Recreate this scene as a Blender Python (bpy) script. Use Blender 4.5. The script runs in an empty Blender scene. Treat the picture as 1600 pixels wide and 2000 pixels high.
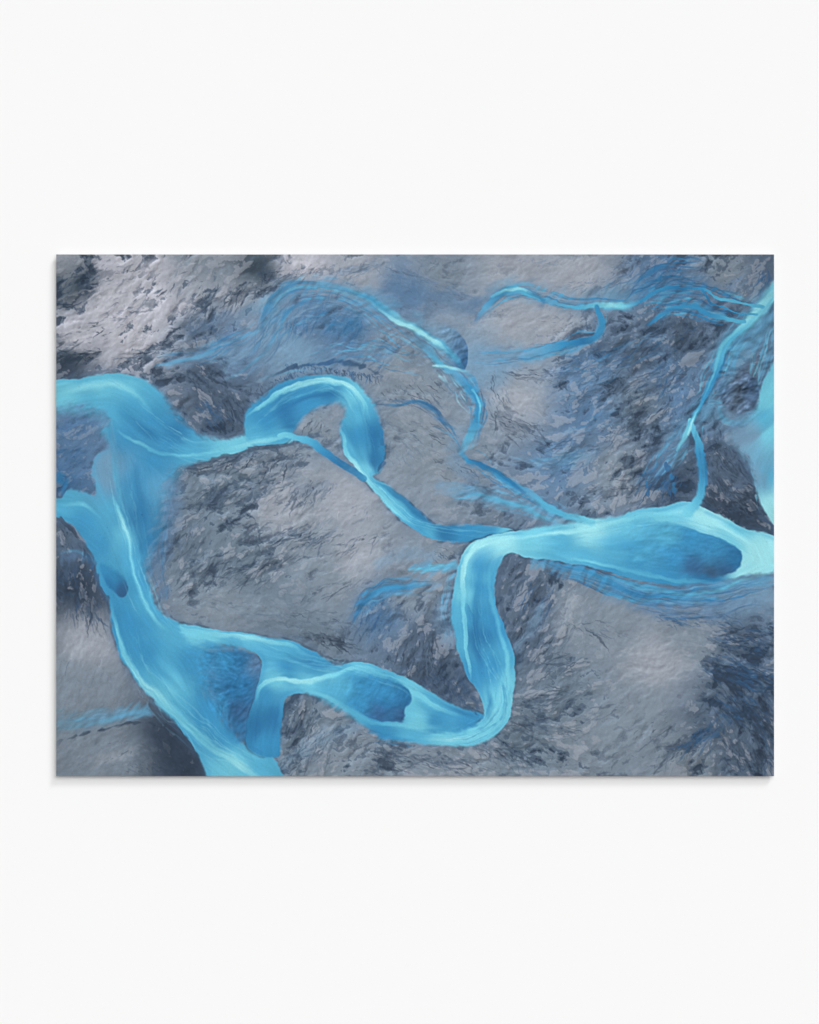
import bpy, math, time
import numpy as np
T0=time.time()
f32=np.float32
# ------------------------------------------------------------------ canvas
X0,X1,Y0,Y1=110.0,1512.0,497.0,1516.0
NX,NY=1200,872
gx=np.linspace(X0,X1,NX,dtype=f32); gy=np.linspace(Y0,Y1,NY,dtype=f32)
X,Y=np.meshgrid(gx,gy)
SX=(NX-1)/(X1-X0); SY=(NY-1)/(Y1-Y0)
rng=np.random.RandomState(7)

def perlin(u,v,seed):
    r=np.random.RandomState(seed); ang=r.rand(128,128).astype(f32)*6.2832
    GX,GY=np.cos(ang),np.sin(ang)
    iu=np.floor(u).astype(np.int32); iv=np.floor(v).astype(np.int32)
    fu=(u-iu).astype(f32); fv=(v-iv).astype(f32)
    def g(a,b):
        i=(iv+b)&127; j=(iu+a)&127
        return GX[i,j]*(fu-a)+GY[i,j]*(fv-b)
    su=fu*fu*fu*(fu*(fu*6-15)+10); sv=fv*fv*fv*(fv*(fv*6-15)+10)
    a=g(0,0)*(1-su)+g(1,0)*su; b=g(0,1)*(1-su)+g(1,1)*su
    return (a*(1-sv)+b*sv)*1.5
def fbm(u,v,sc,oc,seed,gain=0.5,ridged=False):
    s=0;a=1.0;t=0
    for o in range(oc):
        q=perlin(u/sc+o*17.3,v/sc+o*9.1,seed+o)
        if ridged: q=1-2*np.abs(q)*1.4
        s=s+a*q; t+=a; a*=gain; sc*=0.5
    return (s/t).astype(f32)
def sstep(a,b,x):
    t=np.clip((x-a)/(b-a+1e-9),0,1); return t*t*(3-2*t)
def norm(a): return ((a-a.mean())/a.std()).astype(f32)

wx=fbm(X,Y,60,3,11)*6+fbm(X,Y,12,2,15)*1.0
wy=fbm(X,Y,60,3,21)*6+fbm(X,Y,12,2,25)*1.0
XW=(X+wx).astype(f32); YW=(Y+wy).astype(f32)

PAL=dict(W=(156,221,230),C=(116,197,218),L=(86,168,201),M=(62,139,184),B=(50,113,159),D=(56,93,132),
 N=(60,82,108),g=(125,138,151),s=(153,160,171),p=(188,189,199),k=(54,66,82),n=(86,103,123),o=(52,66,78),
 b=(90,121,154),h=(118,151,178),H=(96,158,194),d=(72,87,106),c=(102,150,174),t=(104,120,135))
PAL={k:np.array(v,dtype=f32)/255 for k,v in PAL.items()}

def spline(P,n=6,closed=False):
    P=np.array(P,dtype=f32); m=len(P); out=[]
    rngi=range(m) if closed else range(m-1)
    for i in rngi:
        if closed: a,b,c,d=P[(i-1)%m],P[i],P[(i+1)%m],P[(i+2)%m]
        else: a,b,c,d=P[max(i-1,0)],P[i],P[i+1],P[min(i+2,m-1)]
        for k in range(n):
            t=k/n
            q=0.5*((2*b)+(c-a)*t+(2*a-5*b+4*c-d)*t*t+(3*b-a-3*c+d)*t**3)
            q[2:]=b[2:]*(1-t)+c[2:]*t
            out.append(q)
    if not closed: out.append(P[-1])
    return np.array(out,dtype=f32)
def win(x0,x1,y0,y1):
    i0=max(int((y0-Y0)*SY),0); i1=min(int((y1-Y0)*SY)+2,NY)
    j0=max(int((x0-X0)*SX),0); j1=min(int((x1-X0)*SX)+2,NX)
    return i0,i1,j0,j1
def idw(samples,xs,ys,eps=14.0,p=1.7):
    num=0;den=0
    for (x,y,c) in samples:
        w=1.0/((xs-x)**2+(ys-y)**2+eps*eps)**p
        c=PAL[c] if isinstance(c,str) else np.array([c],dtype=f32)
        num=num+w[...,None]*c; den=den+w
    return num/den[...,None]

# ------------------------------------------------------------------ flow fields & LIC
J_,I_=np.meshgrid(np.arange(NX,dtype=f32),np.arange(NY,dtype=f32))
def lic(angle,noise,L,step=1.0):
    vx=np.cos(angle).astype(f32); vy=np.sin(angle).astype(f32)
    acc=noise.copy(); n=1.0
    for sgn in (1,-1):
        x=J_.copy(); y=I_.copy(); dx=vx*sgn; dy=vy*sgn
        for k in range(L):
            x=x+dx*step; y=y+dy*step
            jj=np.clip(x,0,NX-1).astype(np.int32); ii=np.clip(y,0,NY-1).astype(np.int32)
            w=1-k/L
            acc+=noise[ii,jj]*w; n+=w
            nvx=vx[ii,jj]; nvy=vy[ii,jj]
            fl=np.where(nvx*dx+nvy*dy<0,-1,1).astype(f32)
            dx=nvx*fl; dy=nvy*fl
    return norm(acc/n)
def field(ctrl,eps=60.,p=1.5):
    xs=X[::4,::4]; ys=Y[::4,::4]
    cs=0;sn=0
    for (x,y,a) in ctrl:
        w=1/((xs-x)**2+(ys-y)**2+eps*eps)**p
        a=math.radians(a)*2
        cs=cs+w*math.cos(a); sn=sn+w*math.sin(a)
    m=np.hypot(cs,sn)+1e-20; cs/=m; sn/=m
    def up(a):
        r=np.repeat(np.repeat(a,4,0),4,1)[:NY,:NX]
        return blur(np.ascontiguousarray(r,dtype=f32),2,2)
    return 0.5*np.arctan2(up(sn),up(cs))
def blur(a,r,it=2):
    for _ in range(it):
        for ax in (0,1):
            pad=[(0,0)]*a.ndim; pad[ax]=(r+1,r)
            c=np.cumsum(np.pad(a,pad,mode='edge'),axis=ax,dtype=np.float64)
            if ax==0: a=((c[2*r+1:]-c[:-2*r-1])/(2*r+1)).astype(f32)
            else: a=((c[:,2*r+1:]-c[:,:-2*r-1])/(2*r+1)).astype(f32)
    return a
landdir=[(150,520,-30),(250,600,-40),(380,600,-50),(200,680,-20),(480,560,-40),(650,530,-30),(620,640,-60),(560,720,-40),
 (430,760,40),(450,820,60),(850,560,20),(1000,520,-20),(1150,540,-30),(1300,540,-35),(1450,540,-60),(960,640,-20),(1080,640,-10),
 (1000,760,15),(1150,740,-30),(1250,700,-35),(1330,780,-45),(1150,860,-25),(1020,870,30),(1250,930,-50),(1420,950,50),(830,830,20),(780,720,-30),
 (150,860,-30),(130,1050,60),(150,1150,70),(170,1270,-70),(450,930,-15),(560,980,-25),(400,1060,-50),(500,1100,-25),(680,1010,-30),(620,1080,-30),
 (450,1180,20),(600,1200,10),(720,1120,-30),(740,1220,-55),(830,1290,-70),(860,1150,-20),(1030,1150,-60),(1060,1230,-50),(1120,1330,-20),(1060,1420,10),
 (1180,1250,-50),(1280,1300,-30),(1250,1430,-35),(1350,1200,-15),(1450,1200,10),(1450,1290,20),(1420,1380,35),(1480,1450,60),(1350,1470,-40),
 (600,1400,-60),(620,1470,-30),(800,1480,10),(950,1480,30),(200,1450,-20),(350,1460,60),(1430,770,-30),(320,700,-20)]
angL=field(landdir)+fbm(X,Y,170,2,31)*0.8+fbm(X,Y,40,2,35)*0.6
def wn(r,s):
    a=np.random.RandomState(s).rand(NY,NX).astype(f32)
    return norm(blur(a,r,2)) if r else norm(a)
n0,n1,n2,n4,n8=wn(0,1),wn(1,2),wn(2,3),wn(4,4),wn(8,5)
LF=lic(angL,n1,5)
LM=lic(angL,n2,12)
LB=lic(angL,n4,20)
LG=lic(angL,n8,30)
RD=norm(fbm(X+wx*5,Y+wy*5,90,6,51,0.6,True))
CR=norm(fbm(X+wx*3+LB*2,Y+wy*3+LG*2,38,5,55,0.62,True))
Hh=norm(0.3*LF+0.5*LM+0.8*LB+1.0*LG+1.2*RD+.6*CR)
def relief(h,ax=-.6,ay=-.8):
    gy_,gx_=np.gradient(h); r=gx_*ax+gy_*ay
    return np.clip(r/r.std(),-3,3).astype(f32)
R1=relief(blur(Hh,1,1)); R2=relief(blur(norm(LB+1.2*LG+RD*1.5+CR*.6),2,2))

# ------------------------------------------------------------------ land
land=[(130,520,'s'),(150,555,'o'),(230,510,'p'),(300,520,'p'),(200,600,'p'),(300,590,'p'),(250,620,'p'),(150,650,'p'),(250,650,'p'),(340,610,'p'),(380,560,'s'),(130,705,'k'),(420,520,'g'),(370,510,'g'),(500,520,'o'),(600,510,'p'),(570,510,'p'),(450,580,'s'),(380,640,'n'),(700,520,'s'),(850,540,'g'),(1000,520,'s'),(1130,530,'s'),(800,570,'b'),(1300,530,'b'),(1420,520,'g'),(1490,520,'n'),(600,620,'b'),(560,680,'h'),(450,680,'b'),(400,740,'d'),(440,810,'d'),(660,660,'b'),(760,690,'g'),(1000,640,'s'),(1080,640,'s'),(960,710,'h'),(1150,720,'b'),(1250,700,'n'),(1330,650,'n'),(1020,780,'s'),(1150,800,'b'),(1250,780,'t'),(1300,720,'b'),(1330,780,'b'),(800,750,'g'),(820,840,'g'),(860,900,'g'),(620,840,'g'),(1100,900,'b'),(1200,920,'g'),(1300,920,'d'),(1430,940,'d'),(1440,1000,'k'),(1420,770,'n'),(150,840,'b'),(140,900,'b'),(110,940,'D'),(120,1050,'n'),(150,1150,'k'),(170,1250,'s'),(150,1330,'g'),(450,930,'t'),(400,970,'t'),(550,1000,'s'),(680,980,'s'),(380,1080,'t'),(480,1100,'t'),(600,1060,'g'),(700,1090,'s'),(420,1180,'g'),(550,1180,'t'),(650,1150,'g'),(600,1230,'t'),(750,1200,'b'),(830,1240,'d'),(850,1320,'d'),(800,1170,'g'),(860,1100,'g'),(1020,1120,'n'),(1060,1180,'n'),(1040,1250,'n'),(1110,1180,'g'),(1120,1250,'g'),(1100,1350,'t'),(1200,1200,'g'),(1280,1290,'s'),(1250,1400,'g'),(1150,1450,'g'),(1350,1250,'g'),(1450,1160,'h'),(1450,1250,'n'),(1460,1340,'n'),(1400,1400,'n'),(1450,1480,'n'),(1350,1480,'g'),(600,1420,'t'),(650,1470,'g'),(800,1480,'g'),(1000,1460,'t'),(950,1500,'g'),(150,1450,'g'),(230,1480,'g'),(340,1440,'k'),(370,1490,'k')]
col=idw(land,X+wx*3,Y+wy*3,eps=26,p=1.6).astype(f32)
col=blur(col,5,2)
rough=[(150,560,.9),(250,620,.85),(450,560,1.0),(600,510,.5),(700,520,.5),(1000,520,.2),(1130,540,.3),(1300,540,.8),(600,620,.6),(560,690,.1),(800,600,.3),
 (1000,650,.25),(1150,740,1.1),(1250,700,1.3),(960,700,.05),(1020,790,.3),(1300,800,1.0),(1100,880,.9),(1290,930,1.2),(1430,950,1.2),(820,850,.4),(150,850,.5),(130,1100,.8),
 (170,1260,.1),(450,940,1.2),(560,1010,.6),(390,1080,.8),(520,1080,.9),(680,990,.1),(700,1090,.3),(480,1190,.2),(620,1200,.25),(740,1200,.6),(840,1270,1.1),(1060,1200,1.0),(1130,1320,.7),
 (1280,1290,.02),(1190,1210,.1),(1250,1440,.35),(1450,1300,1.2),(1450,1450,1.2),(600,1420,.9),(850,1480,.7),(1050,1430,1.1),(200,1470,.1),(420,780,1.0),(780,740,.4),(1440,1160,.2)]
amp=idw(rough,X,Y,eps=30,p=2.0)[...,0].astype(f32)
big=fbm(X+wx*4,Y+wy*4,150,4,41,0.55)
zone=fbm(X+wx*6,Y+wy*6,100,5,61,.58)
def mixin(c,m):
    global col
    col=col*(1-m[...,None])+np.asarray(c,dtype=f32)*m[...,None]
tm=sstep(-.25,.4,zone*1.6+(amp-.7)*1.0+.06*Hh)
rl=(0.10+0.90*tm)
col=col*(1+amp*0.10*big+rl*(0.010*LF+0.018*R1+0.034*R2+0.02*LG)+0.012*LG+.006*R2)[...,None]
S1=0.20*LM+0.14*LF+0.26*LB+0.20*LG+0.22*CR
dkm=sstep(0.30,0.62,S1+1.7*zone+0.6*(amp-0.85))
mixin(np.array((62,78,98))/255,np.clip(dkm*0.56*np.clip(amp*1.2,0,1),0,.8))
core=sstep(0.8,1.15,S1*1.1+1.7*zone+0.5*(amp-0.85))
mixin(np.array((40,51,67))/255,core*.6*np.clip(amp,0,1))
ltm=sstep(0.35,.75,-S1-1.4*zone)
mixin(np.array((174,178,189))/255,np.clip(ltm*0.42*np.clip(amp*1.3,0.25,1),0,.6))
WM=np.zeros((NY,NX),f32)
print('land',time.time()-T0)

# ------------------------------------------------------------------ small comet-shaped sediment feathers
def dab(x,y,a,L,w,c,al,curv=0.0):
    i0,i1,j0,j1=win(x-L*1.1-w,x+L*1.1+w,y-L*1.1-w,y+L*1.1+w)
    if i1<=i0 or j1<=j0: return
    px=X[i0:i1,j0:j1]-x; py=Y[i0:i1,j0:j1]-y
    ca,sa=math.cos(a),math.sin(a)
    u=(px*ca+py*sa)/L; v=(-px*sa+py*ca)+curv*L*u*u
    prof=np.clip(u,0,1)**0.45*np.clip(1-u,0,1)**1.0*1.6
    v=v+0.8*LF[i0:i1,j0:j1]+.5*LM[i0:i1,j0:j1]
    m=np.clip(1.15*prof-np.abs(v)/w,0,1)*((u>0)&(u<1))
    m=(np.clip(m*2.0,0,1)*al)[...,None]
    col[i0:i1,j0:j1]=col[i0:i1,j0:j1]*(1-m)+c*m
def mass(cx,cy,rx,ry,rot,c,al,sharp=.35):
    R=max(rx,ry)*1.6
    i0,i1,j0,j1=win(cx-R,cx+R,cy-R,cy+R)
    if i1<=i0 or j1<=j0: return
    cr_,sr_=math.cos(math.radians(rot)),math.sin(math.radians(rot))
    px=XW[i0:i1,j0:j1]-cx; py=YW[i0:i1,j0:j1]-cy
    e=np.hypot((px*cr_+py*sr_)/rx,(-px*sr_+py*cr_)/ry)
    v=.75-e+.55*S1[i0:i1,j0:j1]
    m=(sstep(0,sharp,v)*np.clip((1.55-e)*3,0,1)*al)[...,None]
    k=.02 if sharp>.5 else .05
    T=1+(k*R1+k*R2)[i0:i1,j0:j1,None]
    col[i0:i1,j0:j1]=col[i0:i1,j0:j1]*(1-m)+c*T*m
def cluster(cx,cy,rx,ry,ang,L,w,n,cs='kn',al=.6,rot=0,jit=12):
    cr_,sr_=math.cos(math.radians(rot)),math.sin(math.radians(rot))
    if n>=50 and rx*ry>600: mass(cx,cy,rx*.95,ry*.95,rot,PAL[cs[-1] if len(cs)<3 else cs[0]],al*(.5 if cs[0] in 'kNnDo' else .6))
    for _ in range(int(n*.95)):
        r=math.sqrt(rng.rand()); t=rng.rand()*6.283
        ex=r*math.cos(t)*rx; ey=r*math.sin(t)*ry
        x=cx+ex*cr_-ey*sr_; y=cy+ex*sr_+ey*cr_
        a=math.radians(ang+rng.randn()*jit)
        s=0.28+rng.rand()**3*1.5
        dab(x,y,a,L*s,w*.8*(0.4+0.8*rng.rand())*(.6+.5*s),PAL[cs[rng.randint(len(cs))]],al*(.4+.8*rng.rand())*(1.1-.6*r),rng.randn()*0.2)
for q in [(590,1015,130,30,-18,'s',.55),(690,985,70,24,35,'s',.5),(690,1100,80,26,-20,'s',.55),(1275,1290,110,76,-10,'s',.6),(1010,780,70,40,10,'s',.55),(1030,635,110,26,0,'s',.5),(170,1260,60,50,0,'s',.5),
 (220,1480,90,26,-5,'s',.45),(1110,1200,40,70,30,'s',.45),(300,525,110,22,-8,'p',.6),(240,615,110,30,-20,'p',.6),(150,665,60,20,-10,'p',.6),(600,508,60,12,0,'p',.6),(1080,515,160,16,0,'s',.55),(1190,1210,60,30,20,'g',.5),
 (1240,1440,110,34,-30,'g',.4),(520,1185,150,24,6,'g',.5),(820,835,90,30,15,'g',.4),(960,700,60,30,0,'h',.5),(780,1170,60,40,-40,'g',.4),(430,530,40,26,0,'g',.5),(1150,520,60,16,0,'s',.5),(700,520,80,16,-5,'s',.4),(560,690,90,30,-15,'h',.4),(1340,1240,60,24,10,'g',.4),(690,1460,50,30,-10,'g',.4),
 (350,600,50,24,-30,'p',.45),(870,1120,50,20,-10,'g',.4),(740,760,40,20,0,'g',.4)]:
    mass(q[0],q[1],q[2],q[3],q[4],PAL[q[5]],q[6],.8)
CL=[(200,535,80,26,150,26,4,60,'kno',.6,-10),(330,560,60,24,140,22,4,40,'kn',.55,-30),(420,590,60,30,130,30,4,90,'kn',.65,-30),(470,575,40,20,125,26,3.5,50,'k',.6,-40),
 (250,600,60,30,150,24,4,40,'kn',.5,-20),(190,650,80,24,160,30,4,45,'ok',.6,-15),(160,695,60,12,170,34,5,50,'ok',.8,-5),(300,690,70,14,165,26,4,50,'kn',.6,-8),(330,640,70,20,150,24,3.5,45,'kn',.5,-20),
 (390,650,40,20,60,24,3.5,30,'nD',.5,0),(220,570,80,30,150,30,6,60,'p',.6,-20),(280,630,90,40,150,34,6,45,'p',.6,-20),(160,640,50,30,160,30,7,35,'p',.6,-10),(320,540,80,20,150,30,6,40,'p',.5,-20),
 (560,545,60,16,150,36,3.5,60,'kn',.6,-22),(600,530,60,14,150,30,3,40,'nb',.5,-15),(700,525,60,14,150,34,3,50,'nb',.5,-15),(790,540,60,16,20,30,3,40,'nb',.45,15),(860,560,60,18,20,30,3,40,'bn',.45,15),
 (900,515,90,12,150,30,3,30,'gn',.4,0),(1050,510,80,10,150,26,3,30,'gb',.4,0),(1160,555,50,14,150,30,3,40,'nb',.5,0),(1250,520,70,22,140,40,3.5,80,'nDb',.6,-25),(1340,540,60,22,150,34,3.5,50,'nDb',.5,-10),(1450,560,50,24,140,30,3,50,'nb',.5,-20),
 (1495,540,14,30,115,30,4,30,'D',.7,0),(620,600,60,24,120,36,4,60,'bBD',.5,-30),(570,625,40,30,110,40,4,40,'DB',.5,0),(690,630,50,24,130,34,4,50,'BDb',.5,-20),(640,690,60,18,150,30,3.5,40,'bn',.4,-10),(740,690,40,24,140,34,4,50,'nD',.5,-30),
 (400,740,50,30,40,28,4,90,'kn',.6,20),(450,800,36,30,60,26,4,60,'kn',.6,0),(500,760,30,16,70,22,3.5,40,'kn',.6,0),(410,800,40,30,50,30,4,50,'nD',.5,20),
 (970,600,50,20,150,26,3,30,'n',.4,0),(1080,640,60,26,165,24,3,40,'ns',.4,0),(1140,700,70,26,150,34,4,90,'nD',.55,-25),(1240,690,70,30,145,36,4,120,'nDk',.6,-30),(1300,740,60,30,140,34,4,110,'nDk',.6,-30),(1200,760,70,26,150,32,4,90,'nk',.55,-25),
 (1130,750,60,24,150,34,4,45,'hb',.5,-25),(1330,660,60,26,150,30,4,70,'nDk',.6,-20),(1260,820,70,30,135,34,4,90,'nk',.55,-30),(1160,850,70,26,150,30,4,70,'nbk',.55,-20),(1080,880,60,26,160,36,5,45,'hb',.5,-10),(1120,890,60,30,155,34,4,70,'nDk',.55,-10),
 (1000,830,60,26,30,30,3.5,60,'nk',.5,20),(970,770,20,50,70,30,3.5,45,'nk',.5,0),(1040,730,70,14,10,30,3,40,'nk',.5,0),(1250,900,60,30,130,34,4,80,'nk',.55,-30),(1290,940,46,34,120,34,3.5,120,'kD',.7,0),(1200,960,70,20,160,34,3.5,60,'nk',.5,-10),
 (1410,900,40,50,60,36,4,110,'kn',.65,0),(1450,960,50,40,40,34,4,110,'kn',.65,30),(1400,960,30,30,60,30,4,60,'kd',.6,0),(1420,1010,60,12,20,30,3.5,50,'k',.6,15),(1470,870,16,50,75,30,3.5,40,'nk',.5,0),
 (780,770,40,20,30,26,3,40,'nk',.45,0),(830,760,40,30,40,28,3,45,'nk',.5,0),(830,850,60,30,20,28,3.5,45,'nk',.45,10),(880,910,50,24,30,28,3,45,'nk',.45,10),(780,880,30,30,60,24,3,30,'nb',.4,0),(620,840,30,24,120,24,3,40,'nk',.5,0),
 (150,830,50,24,150,26,4,60,'Dbn',.5,-20),(140,890,36,30,150,26,4,50,'Dbn',.5,0),(130,930,20,20,150,20,4,25,'DB',.6,0),(130,1050,20,30,70,24,3.5,40,'kn',.6,0),(140,1130,36,40,80,28,4,90,'kN',.6,0),(170,1190,36,30,80,28,4,70,'kN',.6,0),(160,1300,50,40,110,24,3,20,'gn',.4,0),
 (400,910,60,12,160,30,3.5,60,'k',.6,-8),(470,900,60,16,150,34,4,80,'kn',.65,-10),(560,900,40,18,130,30,4,60,'kn',.6,0),(500,950,90,24,150,36,4,120,'kn',.6,-12),(420,970,60,30,150,34,4,90,'kn',.55,-20),(600,960,60,22,125,30,4,80,'kn',.5,-10),(560,1050,90,18,145,38,4,80,'kn',.55,-20),
 (640,1000,70,24,125,34,5,30,'ps',.4,-10),(690,1000,50,30,140,26,3,18,'n',.35,0),(370,1060,40,60,120,36,4,100,'kn',.5,0),(440,1100,60,34,140,34,4,110,'kn',.5,-20),(520,1110,80,22,150,40,4,110,'nk',.5,-20),(620,1055,60,14,150,34,3.5,60,'kn',.5,-20),(700,1100,60,26,150,30,4,30,'sp',.4,-20),
 (700,1060,70,12,150,34,3.5,45,'nk',.5,-20),(380,1130,40,30,130,30,3.5,60,'nk',.45,0),(440,1180,70,20,10,30,3.5,30,'n',.4,10),(600,1205,90,16,15,34,3.5,45,'nk',.4,10),(640,1250,60,14,20,28,4,60,'k',.6,12),(540,1220,80,12,15,34,3.5,40,'tn',.4,8),(650,1150,70,16,150,34,3.5,45,'nk',.4,-20),
 (740,1200,50,40,125,34,4,90,'DNb',.55,-40),(800,1200,50,40,125,40,4,40,'gnk',.5,-40),(830,1270,40,50,100,36,4,110,'kn',.6,0),(850,1330,40,30,60,34,4,70,'kN',.6,0),(890,1350,30,30,70,34,4,60,'N',.6,0),(860,1080,30,16,30,20,3,30,'nk',.4,0),(790,1270,26,40,110,34,4,50,'kn',.5,0),
 (1010,1110,30,30,120,30,4,60,'kn',.6,0),(1050,1160,40,40,120,36,4,110,'knD',.6,-40),(1030,1230,26,50,115,36,4,90,'kn',.6,0),(1080,1250,50,30,125,36,4,80,'kn',.5,-40),(1130,1190,50,40,130,44,5,30,'gs',.5,-40),(1160,1230,50,20,20,34,3,30,'nk',.45,10),(1100,1300,60,24,160,36,4,90,'kn',.5,-10),
 (1080,1360,60,26,165,34,4,100,'kn',.55,-10),(1050,1420,70,24,10,34,4,90,'kn',.55,5),(1150,1345,60,24,160,40,4,45,'gn',.4,-10),(1180,1390,60,20,150,34,3.5,45,'nk',.4,-10),(1260,1440,80,30,145,34,3.5,45,'nk',.45,-30),(1330,1470,60,24,140,34,3.5,60,'nk',.5,-30),
 (1320,1210,50,12,10,30,4,60,'DN',.6,5),(1400,1210,60,14,15,34,4,60,'bDN',.5,8),(1440,1250,66,24,12,44,4.5,130,'NDk',.65,10),(1400,1300,34,24,20,40,4.5,60,'NDk',.65,0),(1460,1320,50,30,22,46,5,140,'NDk',.65,10),(1440,1380,60,30,40,44,5,130,'NkD',.65,20),(1490,1400,24,60,60,40,5,70,'Nk',.6,0),
 (1390,1430,60,24,130,40,4,70,'nD',.55,-30),(1450,1460,50,40,60,34,4,90,'nk',.6,0),(1490,1480,24,34,70,34,4,50,'Nk',.6,0),(1490,1230,20,24,20,40,4,30,'hb',.4,0),
 (590,1400,34,30,115,34,4,80,'kn',.6,0),(620,1450,40,36,125,34,4,90,'kn',.55,-30),(570,1480,20,30,120,34,4,50,'kn',.6,0),(680,1460,40,30,150,34,4,30,'gs',.4,0),(780,1480,70,16,15,34,4,80,'kn',.55,10),(880,1490,70,16,20,34,4,80,'kn',.5,10),(980,1470,60,22,30,34,4,90,'kn',.55,10),(740,1500,50,12,10,34,4,40,'nk',.5,0),
 (250,1470,60,24,150,30,3,20,'nk',.35,0),(320,1440,30,20,40,26,4,40,'k',.6,0),(280,1500,50,10,20,26,3,30,'k',.4,0)]
for c in CL: cluster(*c)
print('feathers',time.time()-T0)

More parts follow.
